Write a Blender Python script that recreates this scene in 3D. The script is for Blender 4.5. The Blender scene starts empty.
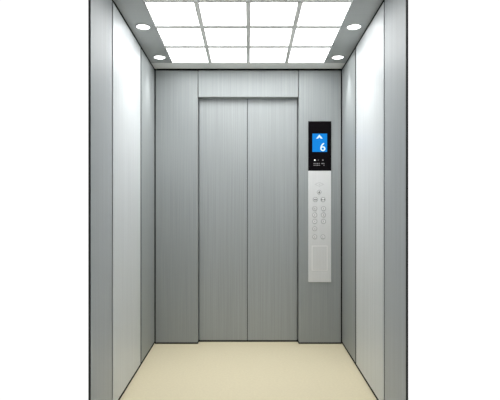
import bpy, bmesh, math
from mathutils import Vector, Matrix

SC = bpy.context.scene
COL = SC.collection
SC.view_settings.view_transform = 'Standard'
SC.view_settings.look = 'None'
SC.view_settings.gamma = 1.0
SC.view_settings.use_curve_mapping = False
SC.view_settings.exposure = 0.0

# ------------------------------------------------------------------ sizes (metres)
D = 4.0            # camera distance to the door wall
PX = 117.5         # photo pixels per metre on the door wall
CX, CY = 248.3, 208.0
EYE = 1.157
H = 2.34           # cabin height
W = 0.797          # half width at the door wall
TAPER = 0.0266     # the side walls close in slightly towards the opening
FRONT = -1.732     # cut edge of the cabin
REC = 0.06         # recess of the doors


def half(y):
    return W * (1 + TAPER * y)


def wx(px, d=D):
    return (px - CX) / (PX * D / d)


def wz(py, d=D):
    return EYE - (py - CY) / (PX * D / d)


# ------------------------------------------------------------------ materials
def new_mat(name):
    m = bpy.data.materials.new(name)
    m.use_nodes = True
    return m, m.node_tree.nodes, m.node_tree.links, m.node_tree.nodes['Principled BSDF']


def steel(name, color, rough=0.5, metal=0.05, streak=0.10, scale=(170, 170, 1.2), spec=0.3):
    m, n, l, b = new_mat(name)
    tc = n.new('ShaderNodeTexCoord')
    mp = n.new('ShaderNodeMapping')
    mp.inputs['Scale'].default_value = scale
    nz = n.new('ShaderNodeTexNoise')
    nz.inputs['Scale'].default_value = 1.0
    nz.inputs['Detail'].default_value = 4.0
    rp = n.new('ShaderNodeMapRange')
    rp.inputs['From Min'].default_value = 0.25
    rp.inputs['From Max'].default_value = 0.75
    rp.inputs['To Min'].default_value = 1 - streak
    rp.inputs['To Max'].default_value = 1 + streak
    mx = n.new('ShaderNodeMix')
    mx.data_type = 'RGBA'
    mx.blend_type = 'MULTIPLY'
    mx.inputs['Factor'].default_value = 1.0
    mx.inputs['A'].default_value = (*color, 1)
    l.new(tc.outputs['Object'], mp.inputs['Vector'])
    l.new(mp.outputs['Vector'], nz.inputs['Vector'])
    l.new(nz.outputs['Fac'], rp.inputs['Value'])
    l.new(rp.outputs['Result'], mx.inputs['B'])
    l.new(mx.outputs['Result'], b.inputs['Base Color'])
    bp = n.new('ShaderNodeBump')
    bp.inputs['Strength'].default_value = 0.06
    bp.inputs['Distance'].default_value = 0.001
    l.new(nz.outputs['Fac'], bp.inputs['Height'])
    l.new(bp.outputs['Normal'], b.inputs['Normal'])
    b.inputs['Metallic'].default_value = metal
    b.inputs['Roughness'].default_value = rough
    b.inputs['Specular IOR Level'].default_value = spec
    return m


def plain(name, color, rough=0.5, metal=0.0, emit=None, estr=0.0, spec=0.5):
    m, n, l, b = new_mat(name)
    b.inputs['Base Color'].default_value = (*color, 1)
    b.inputs['Roughness'].default_value = rough
    b.inputs['Metallic'].default_value = metal
    b.inputs['Specular IOR Level'].default_value = spec
    if emit:
        b.inputs['Emission Color'].default_value = (*emit, 1)
        b.inputs['Emission Strength'].default_value = estr
    return m


def floor_mat():
    m, n, l, b = new_mat('beige_floor_sheet')
    tc = n.new('ShaderNodeTexCoord')
    nz = n.new('ShaderNodeTexNoise')
    nz.inputs['Scale'].default_value = 60.0
    nz.inputs['Detail'].default_value = 3.0
    cr = n.new('ShaderNodeValToRGB')
    cr.color_ramp.elements[0].position = 0.3
    cr.color_ramp.elements[0].color = (0.77, 0.69, 0.49, 1)
    cr.color_ramp.elements[1].position = 0.7
    cr.color_ramp.elements[1].color = (0.81, 0.73, 0.52, 1)
    l.new(tc.outputs['Object'], nz.inputs['Vector'])
    l.new(nz.outputs['Fac'], cr.inputs['Fac'])
    l.new(cr.outputs['Color'], b.inputs['Base Color'])
    b.inputs['Roughness'].default_value = 0.55
    b.inputs['Specular IOR Level'].default_value = 0.25
    return m


M = {}
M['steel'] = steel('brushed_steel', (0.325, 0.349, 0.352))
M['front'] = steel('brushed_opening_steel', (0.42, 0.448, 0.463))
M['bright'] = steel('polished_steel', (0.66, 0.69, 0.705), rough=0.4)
M['door'] = steel('brushed_door_steel', (0.355, 0.379, 0.383), streak=0.12)
M['soffit'] = steel('soffit_steel', (0.42, 0.44, 0.44), scale=(1.5, 120, 120), streak=0.05)
M['rail'] = steel('rail_steel', (0.88, 0.89, 0.87), metal=0.05, rough=0.5, scale=(1.5, 150, 150), streak=0.05)
M['grid'] = plain('grid_bar_paint', (0.78, 0.79, 0.78), rough=0.6)
M['dark'] = plain('dark_gap', (0.012, 0.014, 0.014), rough=0.8, spec=0.1)
M['edge'] = plain('dark_edge_trim', (0.035, 0.037, 0.037), rough=0.6, spec=0.2)
M['floor'] = floor_mat()
M['diff'] = plain('luminous_diffuser', (0.9, 0.9, 0.9), emit=(1.0, 1.0, 1.0), estr=6.5)
M['lens'] = plain('downlight_lens', (0.9, 0.9, 0.9), emit=(1.0, 1.0, 1.0), estr=6.0)
M['ring'] = plain('downlight_ring', (0.70, 0.71, 0.70), rough=0.3, metal=0.6)
M['plate'] = steel('faceplate_steel', (0.72, 0.73, 0.73), streak=0.03, rough=0.4)
M['glass'] = plain('black_glass', (0.004, 0.003, 0.004), rough=0.2, spec=0.05)
M['blue'] = plain('blue_screen', (0.002, 0.01, 0.02), emit=(0.002, 0.235, 0.74), estr=1.0, spec=0.1)
M['white'] = plain('white_screen_mark', (0.1, 0.1, 0.1), emit=(0.72, 0.93, 1.0), estr=1.0)
M['faint'] = plain('grey_printed_mark', (0.20, 0.19, 0.20), rough=0.6)
M['led'] = plain('white_indicator', (0.8, 0.8, 0.8), emit=(1, 1, 1), estr=0.7)
M['engrave'] = plain('engraved_mark', (0.20, 0.21, 0.21), rough=0.6)
M['cap'] = plain('button_cap', (0.9, 0.9, 0.9), rough=0.35, metal=0.3)
M['ringdark'] = plain('button_surround', (0.45, 0.46, 0.46), rough=0.5, metal=0.2)
M['emblem'] = plain('emblem_grey', (0.6, 0.61, 0.61), rough=0.5)
M['hatch'] = steel('hatch_steel', (0.71, 0.72, 0.72), streak=0.03)


# ------------------------------------------------------------------ mesh helpers
def prism(bm, pts, z0, z1):
    """footprint (x, y) extruded from z0 to z1"""
    lo = [bm.verts.new((x, y, z0)) for x, y in pts]
    hi = [bm.verts.new((x, y, z1)) for x, y in pts]
    bm.faces.new(lo[::-1])
    bm.faces.new(hi)
    n = len(pts)
    for i in range(n):
        j = (i + 1) % n
        bm.faces.new((lo[i], lo[j], hi[j], hi[i]))


def box(bm, x0, x1, y0, y1, z0, z1):
    prism(bm, [(x0, y0), (x1, y0), (x1, y1), (x0, y1)], z0, z1)


def plate_xz(bm, pts, y0, y1):
    """outline (x, z) given thickness from y0 (front) to y1"""
    a = [bm.verts.new((x, y0, z)) for x, z in pts]
    b = [bm.verts.new((x, y1, z)) for x, z in pts]
    bm.faces.new(a)
    bm.faces.new(b[::-1])
    n = len(pts)
    for i in range(n):
        j = (i + 1) % n
        bm.faces.new((a[j], a[i], b[i], b[j]))


def lathe(bm, prof, center, axis='z', seg=32):
    """closed or open profile (r, h) turned about an axis through center"""
    rings = []
    for r, h in prof:
        ring = []
        if r < 1e-6:
            p = Vector((0, 0, h))
            if axis == 'y':
                p = Vector((0, h, 0))
            ring = [bm.verts.new(p + Vector(center))]
        else:
            for k in range(seg):
                a = 2 * math.pi * k / seg
                c, s = r * math.cos(a), r * math.sin(a)
                p = Vector((c, s, h)) if axis == 'z' else Vector((c, h, s))
                ring.append(bm.verts.new(p + Vector(center)))
        rings.append(ring)
    for a, b in zip(rings, rings[1:]):
        for k in range(seg):
            q = (k + 1) % seg
            if len(a) == 1 and len(b) == 1:
                continue
            if len(a) == 1:
                bm.faces.new((a[0], b[k], b[q]))
            elif len(b) == 1:
                bm.faces.new((a[k], b[0], a[q]))
            else:
                bm.faces.new((a[k], b[k], b[q], a[q]))


def obj(name, bm, mat, parent=None, bevel=0.0, segs=2, smooth=False):
    if bevel:
        bmesh.ops.bevel(bm, geom=list(bm.edges), offset=bevel, segments=segs, affect='EDGES', profile=0.5)
    bmesh.ops.recalc_face_normals(bm, faces=list(bm.faces))
    me = bpy.data.meshes.new(name)
    bm.to_mesh(me)
    bm.free()
    me.materials.append(mat)
    if smooth:
        for p in me.polygons:
            p.use_smooth = True
    o = bpy.data.objects.new(name, me)
    COL.objects.link(o)
    if parent:
        o.parent = parent
        o.matrix_parent_inverse = Matrix.Translation(-parent.location) if parent.type == 'EMPTY' else Matrix.Identity(4)
    return o


def tag(o, label, cat, kind=None, group=None):
    o['label'] = label
    o['category'] = cat
    if kind:
        o['kind'] = kind
    if group:
        o['group'] = group
    return o


def empty(name, loc):
    o = bpy.data.objects.new(name, None)
    o.location = loc
    o.empty_display_size = 0.05
    COL.objects.link(o)
    return o


# ------------------------------------------------------------------ floor
bm = bmesh.new()
prism(bm, [(-half(FRONT) - .009, FRONT - .006), (half(FRONT) + .009, FRONT - .006),
           (W + .009, 0.15), (-W - .009, 0.15)], -0.03, 0.0)
tag(obj('floor', bm, M['floor']), 'plain beige lift cabin floor', 'floor', 'structure')

# ------------------------------------------------------------------ side walls
GAP = 0.012
T_PANEL, T_BACK = 0.004, 0.005
for sgn, side in ((-1, 'left'), (1, 'right')):
    bm = bmesh.new()
    a, b = half(FRONT), half(0.15)
    prism(bm, [(sgn * (a + T_PANEL), FRONT), (sgn * (a + T_PANEL + T_BACK), FRONT),
               (sgn * (b + T_PANEL + T_BACK), 0.15), (sgn * (b + T_PANEL), 0.15)], 0.0, H + 0.06)
    wall = obj('wall_' + side, bm, M['dark'])
    tag(wall, 'steel panelled %s side wall of the lift cabin' % side, 'wall', 'structure')
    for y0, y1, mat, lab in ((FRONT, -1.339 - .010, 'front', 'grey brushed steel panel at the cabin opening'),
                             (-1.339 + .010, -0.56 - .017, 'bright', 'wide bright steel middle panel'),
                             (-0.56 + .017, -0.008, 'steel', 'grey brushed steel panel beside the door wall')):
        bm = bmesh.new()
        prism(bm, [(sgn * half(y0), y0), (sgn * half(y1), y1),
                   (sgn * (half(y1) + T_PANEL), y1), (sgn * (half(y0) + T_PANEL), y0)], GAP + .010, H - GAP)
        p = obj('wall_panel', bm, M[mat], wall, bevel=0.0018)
        p['label'] = lab
    bm = bmesh.new()
    x0, x1 = sgn * (a - 0.0005), sgn * (a + T_PANEL + T_BACK + 0.0005)
    box(bm, min(x0, x1), max(x0, x1), FRONT - 0.006, FRONT - 0.0005, 0.0, H + 0.06)
    tag(obj('trim_1' if sgn < 0 else 'trim_2', bm, M['edge']),
        'thin dark vertical trim on the front edge of the %s side wall' % side, 'trim', 'structure')

# ------------------------------------------------------------------ door wall
bm = bmesh.new()
box(bm, -W - .0065, W + .0065, 0.1352, 0.15, 0.0, H + 0.06)
wall = obj('wall_back', bm, M['dark'])
tag(wall, 'steel door wall at the far end of the lift cabin', 'wall', 'structure')
DL, DR = wx(198.0), wx(298.6)
DT = wz(97.0)
for x0, x1, lab in ((-W + .007, DL - .002, 'grey steel return panel left of the doors'),
                    (DR + .002, W - .007, 'grey steel return panel right of the doors')):
    bm = bmesh.new()
    box(bm, x0, x1, 0.0, 0.135, GAP, H - GAP)
    o = obj('return_panel', bm, M['steel'], wall, bevel=0.004)
    o['label'] = lab
bm = bmesh.new()
box(bm, DL + .003, DR - .003, 0.0, 0.08, DT, H - GAP)
o = obj('header_panel', bm, M['steel'], wall, bevel=0.003)
o['label'] = 'grey steel header panel above the doors'

bm = bmesh.new()
box(bm, -W + .002, DL - .001, 0.002, 0.13, 0.0, GAP)
box(bm, DR + .001, W - .002, 0.002, 0.13, 0.0, GAP)
box(bm, DL - .001, DR + .001, REC + .004, 0.13, 0.0, GAP)
o = obj('kick_strip', bm, M['dark'], wall)
o['label'] = 'thin dark strip at the foot of the door wall'

# sliding door leaves
mid = wx(247.4)
for n, (x0, x1, side) in enumerate(((DL + .004, mid - .002, 'left'), (mid + .002, DR - .004, 'right'))):
    bm = bmesh.new()
    box(bm, x0, x1, REC, REC + .03, 0.014, H - 0.03)
    o = obj('door_%d' % (n + 1), bm, M['door'], bevel=0.004)
    tag(o, '%s sliding leaf of the brushed steel lift doors' % side, 'door', 'structure')

# ------------------------------------------------------------------ ceiling
YB, YF = -0.165, -1.297          # luminous ceiling, back and front edges


def lamp_half(y):
    return 0.6215 * (1 + TAPER * (y - YB) * 1.15)


bm = bmesh.new()
prism(bm, [(-half(FRONT) - .0038, FRONT), (half(FRONT) + .0038, FRONT), (W + .0065, 0.135), (-W - .0065, 0.135)], H + 0.04, H + 0.06)
ceil = obj('ceiling', bm, M['dark'])
tag(ceil, 'steel ceiling of the lift cabin around the luminous grid', 'ceiling', 'structure')
cg = 0.002
for sgn, lab in ((-1, 'left soffit board with two downlights'), (1, 'right soffit board with two downlights')):
    bm = bmesh.new()
    prism(bm, [(sgn * (lamp_half(FRONT) + cg), FRONT), (sgn * (half(FRONT) - .001), FRONT),
           (sgn * (half(YB + .0) - .001), YB), (sgn * (lamp_half(YB) + cg), YB)], H, H + 0.04)
    o = obj('soffit', bm, M['soffit'], ceil)
    o['label'] = lab
bm = bmesh.new()
prism(bm, [(-half(YB) + .001, YB + .001), (half(YB) - .001, YB + .001), (half(0) - .001, -.006), (-half(0) + .001, -.006)], H, H + 0.04)
o = obj('cross_rail', bm, M['rail'], ceil, bevel=0.002)
o['label'] = 'light steel rail between the luminous grid and the door wall'
bm = bmesh.new()
prism(bm, [(-lamp_half(FRONT), FRONT), (lamp_half(FRONT), FRONT), (lamp_half(YF), YF - .004), (-lamp_half(YF), YF - .004)], H, H + 0.04)
o = obj('cross_rail', bm, M['rail'], ceil, bevel=0.002)
o['label'] = 'light steel rail at the opening side of the luminous grid'

# ------------------------------------------------------------------ luminous ceiling light
light = empty('ceiling_light', (0, (YB + YF) / 2, H))
tag(light, 'large luminous ceiling light of twelve white panels in a grey grid', 'ceiling light')
bw = 0.015     # half width of a grid bar
bm = bmesh.new()
zb0, zb1 = H, H + 0.02
for k in range(5):
    t = -1 + 0.5 * k
    h0, h1 = lamp_half(YB), lamp_half(YF)
    if k == 0:
        lo, hi = 0, 0.007
    elif k == 4:
        lo, hi = -0.007, 0
    else:
        lo, hi = -bw, bw
    prism(bm, [(t * h1 + lo, YF), (t * h1 + hi, YF), (t * h0 + hi, YB), (t * h0 + lo, YB)], zb0, zb1)
rows = [YB, YB - .3775, YB - .755, YF]
for k, y in enumerate(rows):
    lo, hi = (-.008, 0) if k == 0 else (0, .008) if k == 3 else (-.025, .025)
    prism(bm, [(-lamp_half(y), y + lo), (lamp_half(y), y + lo), (lamp_half(y), y + hi), (-lamp_half(y), y + hi)],
          zb0 + .0008, zb1 - .0008)
obj('grid_frame', bm, M['grid'], light)['label'] = 'grey metal grid bars'
for r in range(3):
    y0, y1 = rows[r], rows[r + 1]
    for c in range(4):
        t0, t1 = -1 + .5 * c, -.5 + .5 * c
        e = 0.0015
        bm = bmesh.new()
        prism(bm, [(t0 * lamp_half(y1) + e, y1 + e), (t1 * lamp_half(y1) - e, y1 + e),
                   (t1 * lamp_half(y0) - e, y0 - e), (t0 * lamp_half(y0) + e, y0 - e)], H + .006, H + .012)
        obj('diffuser', bm, M['diff'], light)

# ------------------------------------------------------------------ downlights
SPOT_W = 13.0
for px, py, lab in ((143.2, 26.7, 'round recessed downlight in the left soffit, nearer the cabin opening'),
                    (159.5, 57.2, 'round recessed downlight in the left soffit, nearer the door wall'),
                    (353.9, 26.7, 'round recessed downlight in the right soffit, nearer the cabin opening'),
                    (337.8, 57.2, 'round recessed downlight in the right soffit, nearer the door wall')):
    s = (CY - py) / (CY - 69.0)
    d = D / s
    x, y = (px - CX) / (PX * s), d - D
    dl = empty('downlight', (x, y, H))
    tag(dl, lab, 'downlight', group='downlights in the ceiling soffits')
    bm = bmesh.new()
    lathe(bm, [(.0415, -.0005), (.0415, -.003), (.045, -.005), (.050, -.0035), (.052, -.0004), (.0415, -.0005)], (x, y, H), seg=40)
    obj('trim_ring', bm, M['ring'], dl, smooth=True)
    bm = bmesh.new()
    lathe(bm, [(0, -.0038), (.02, -.0035), (.041, -.0018), (.041, -.0006), (0, -.0006)], (x, y, H), seg=40)
    obj('lens', bm, M['lens'], dl)
    ld = bpy.data.lights.new('downlight_lamp', 'SPOT')
    ld.energy = SPOT_W
    ld.spot_size = math.radians(74)
    ld.spot_blend = 1.0
    ld.shadow_soft_size = 0.035
    lo = bpy.data.objects.new('lamp', ld)
    COL.objects.link(lo)
    lo.parent = dl
    lo.location = (0, 0, -0.042)

# ------------------------------------------------------------------ car operating panel
X0, X1 = wx(308.2), wx(331.1)
Z0, Z1, ZS = wz(282.0), wz(121.4), wz(170.8)
cop = empty('control_panel', ((X0 + X1) / 2, 0, Z0))
tag(cop, 'tall lift control panel with black display showing 6 and steel button plate', 'control panel')
YP = -0.008        # front of the plate
bm = bmesh.new()
box(bm, X0, X1, YP, -0.0002, Z0, ZS - .001)
plate = obj('faceplate', bm, M['plate'], cop, bevel=0.0015)
bm = bmesh.new()
box(bm, X0, X1, YP - .001, -0.0002, ZS + .001, Z1)
disp = obj('display', bm, M['glass'], cop, bevel=0.0015)
disp['label'] = 'black glass display window'
YD = YP - .001
bm = bmesh.new()
box(bm, wx(312.2), wx(326.9), YD - .0012, YD, wz(152.0), wz(133.8))
obj('screen', bm, M['blue'], disp)['label'] = 'lit blue screen'
ys0, ys1 = YD - .002, YD - .0012
bm = bmesh.new()
plate_xz(bm, [(wx(316.0), wz(138.7)), (wx(319.2), wz(134.8)), (wx(322.4), wz(138.7)), (wx(320.6), wz(138.7)),
              (wx(319.2), wz(137.4)), (wx(317.8), wz(138.7))], ys0, ys1)
obj('arrow', bm, M['white'], disp)['label'] = 'white up arrow'


def glyph(name, text, x, z, size, y, mat, parent, extr=0.0004):
    cu = bpy.data.curves.new(name, 'FONT')
    cu.body = text
    cu.size = size
    cu.align_x = 'CENTER'
    cu.align_y = 'CENTER'
    cu.extrude = extr
    cu.offset = size * 0.008
    t = bpy.data.objects.new(name, cu)
    COL.objects.link(t)
    bpy.context.view_layer.update()
    dg = bpy.context.evaluated_depsgraph_get()
    me = bpy.data.meshes.new_from_object(t.evaluated_get(dg))
    bpy.data.objects.remove(t)
    bpy.data.curves.remove(cu)
    me.transform(Matrix.Translation((x, y, z)) @ Matrix.Rotation(math.pi / 2, 4, 'X'))
    me.materials.clear()
    me.materials.append(mat)
    o = bpy.data.objects.new(name, me)
    COL.objects.link(o)
    o.parent = parent
    return o


glyph('digit', '6', wx(322.6), wz(147.6), 0.098, YD - .0016, M['white'], disp)['label'] = 'white numeral 6'
for px, r, mat in ((314.7, .0065, 'led'), (318.2, .0035, 'faint'), (322.7, .0065, 'faint')):
    bm = bmesh.new()
    lathe(bm, [(0, -.0012), (r * .7, -.0011), (r, -.0004), (r, 0)], (wx(px), YD, wz(160.2)), 'y', 20)
    o = obj('indicator', bm, M[mat], disp)
    if mat == 'led':
        o['label'] = 'lit white indicator dot'
bm = bmesh.new()
for k, (px, w) in enumerate(((314.0, .6), (315.8, .5), (317.5, .7), (319.3, .4), (322.2, .9), (323.8, .4))):
    for q, dy in enumerate((163.6, 165.4)):
        if q == 1 and k == 4:
            continue
        box(bm, wx(px - w), wx(px + w), YD - .0006, YD, wz(dy + .45), wz(dy - .45))
obj('printed_caption', bm, M['faint'], disp)['label'] = 'two faint rows of tiny grey print'

# emblem and buttons on the steel plate
EX, EZ = wx(319.2), wz(184.4)
bm = bmesh.new()
a, b_ = 4.9 / PX, 2.3 / PX
outer = [(-a, 0), (-a * .45, b_ * .62), (0, b_), (a * .45, b_ * .62), (a, 0), (a * .45, -b_ * .62), (0, -b_), (-a * .45, -b_ * .62)]
n = len(outer)
vo = [[bm.verts.new((EX + x * k, yy, EZ + z * k)) for x, z in outer] for k in (1.0, .68) for yy in (YP - .0008, YP)]
for i in range(n):
    j = (i + 1) % n
    bm.faces.new((vo[0][i], vo[0][j], vo[2][j], vo[2][i]))
    bm.faces.new((vo[0][i], vo[1][i], vo[1][j], vo[0][j]))
    bm.faces.new((vo[2][i], vo[2][j], vo[3][j], vo[3][i]))
lathe(bm, [(0, -.0008), (.006, -.0008), (.006, 0)], (EX, YP, EZ), 'y', 20)
obj('emblem', bm, M['emblem'], cop)['label'] = 'small grey flattened diamond emblem'


def button(px, py, r, kind):
    x, z = wx(px), wz(py)
    bm = bmesh.new()
    lathe(bm, [(0, -.0028), (r * .55, -.0028), (r * .70, -.0022), (r * .74, -.0004), (r * .74, 0)], (x, YP, z), 'y', 28)
    bt = obj('button', bm, M['cap'], cop)
    bm = bmesh.new()
    lathe(bm, [(r * .76, 0), (r * .76, -.0014), (r * .86, -.002), (r, -.0012), (r, 0)], (x, YP, z), 'y', 28)
    obj('surround', bm, M['ringdark'], bt)
    y0, y1 = YP - .0034, YP - .0026
    bm = bmesh.new()
    m = 'engrave'
    if kind == 'bell':
        plate_xz(bm, [(x - .010, z - .007), (x + .010, z - .007), (x + .006, z - .001), (x + .005, z + .006),
                      (x, z + .010), (x - .005, z + .006), (x - .006, z - .001)], y0, y1)
        plate_xz(bm, [(x - .003, z - .011), (x + .003, z - .011), (x + .003, z - .008), (x - .003, z - .008)], y0, y1)
    elif kind in ('open', 'close'):
        k = 1 if kind == 'open' else -1
        for s in (-1, 1):
            c = x + s * .0085
            tip = .0055 * s * k
            pts = [(c - tip, z - .009), (c + tip, z), (c - tip, z + .009)]
            plate_xz(bm, pts if tip > 0 else pts[::-1], y0, y1)
        box(bm, x - .001, x + .001, y0, y1, z - .009, z + .009)
    else:
        box(bm, x - .004, x + .004, y0, y1, z + .003, z + .0055)
        box(bm, x - .004, x + .004, y0, y1, z - .0055, z - .003)
        box(bm, x - .0012, x + .0012, y0, y1, z - .0055, z + .0055)
    obj('symbol', bm, M[m], bt)
    return bt


CL, CR = 314.6, 323.3
button(319.0, 192.2, .019, 'bell')
button(CL + .6, 199.6, .021, 'open')
button(CR - .4, 199.6, .021, 'close')
for py in (208.6, 215.0, 221.4):
    for px in (CL, CR):
        button(px, py, .021, 'floor')
button(CL, 228.7, .020, 'floor')
button(CL, 236.8, .020, 'floor')
button(CR - .6, 236.8, .020, 'floor')

# flush service hatch at the foot of the plate
hx0, hx1, hz0, hz1 = wx(311.6), wx(327.4), wz(270.5), wz(245.5)
bm = bmesh.new()
f = .007
for a0, a1, b0, b1 in ((hx0, hx1, hz1 - f, hz1), (hx0, hx1, hz0, hz0 + f), (hx0, hx0 + f, hz0 + f, hz1 - f), (hx1 - f, hx1, hz0 + f, hz1 - f)):
    box(bm, a0, a1, YP - .0012, YP, b0, b1)
hatch_frame = obj('hatch_frame', bm, M['cap'], cop)
bm = bmesh.new()
box(bm, hx0 + f + .001, hx1 - f - .001, YP - .0008, YP, hz0 + f + .001, hz1 - f - .001)
obj('hatch_door', bm, M['hatch'], cop)

# ------------------------------------------------------------------ world: white studio in front, dimmer room behind the camera
w = bpy.data.worlds.new('studio')
SC.world = w
w.use_nodes = True
n, l = w.node_tree.nodes, w.node_tree.links
bg = n['Background']
tc = n.new('ShaderNodeTexCoord')
sp = n.new('ShaderNodeSeparateXYZ')
mr = n.new('ShaderNodeMapRange')
mr.inputs['From Min'].default_value = -0.15
mr.inputs['From Max'].default_value = 0.15
mr.inputs['To Min'].default_value = 0.42
mr.inputs['To Max'].default_value = 1.05
l.new(tc.outputs['Generated'], sp.inputs['Vector'])
l.new(sp.outputs['Y'], mr.inputs['Value'])
l.new(mr.outputs['Result'], bg.inputs['Strength'])
bg.inputs['Color'].default_value = (1, 1, 1, 1)

# ------------------------------------------------------------------ camera
cam = bpy.data.cameras.new('camera')
co = bpy.data.objects.new('camera', cam)
COL.objects.link(co)
co.location = (0, -D, EYE)
co.rotation_euler = (math.pi / 2, 0, 0)
cam.sensor_fit = 'HORIZONTAL'
cam.sensor_width = 36
cam.lens = PX * D * 36 / 500
cam.shift_x = (250 - CX) / 500
cam.shift_y = (CY - 200) / 500
SC.camera = co
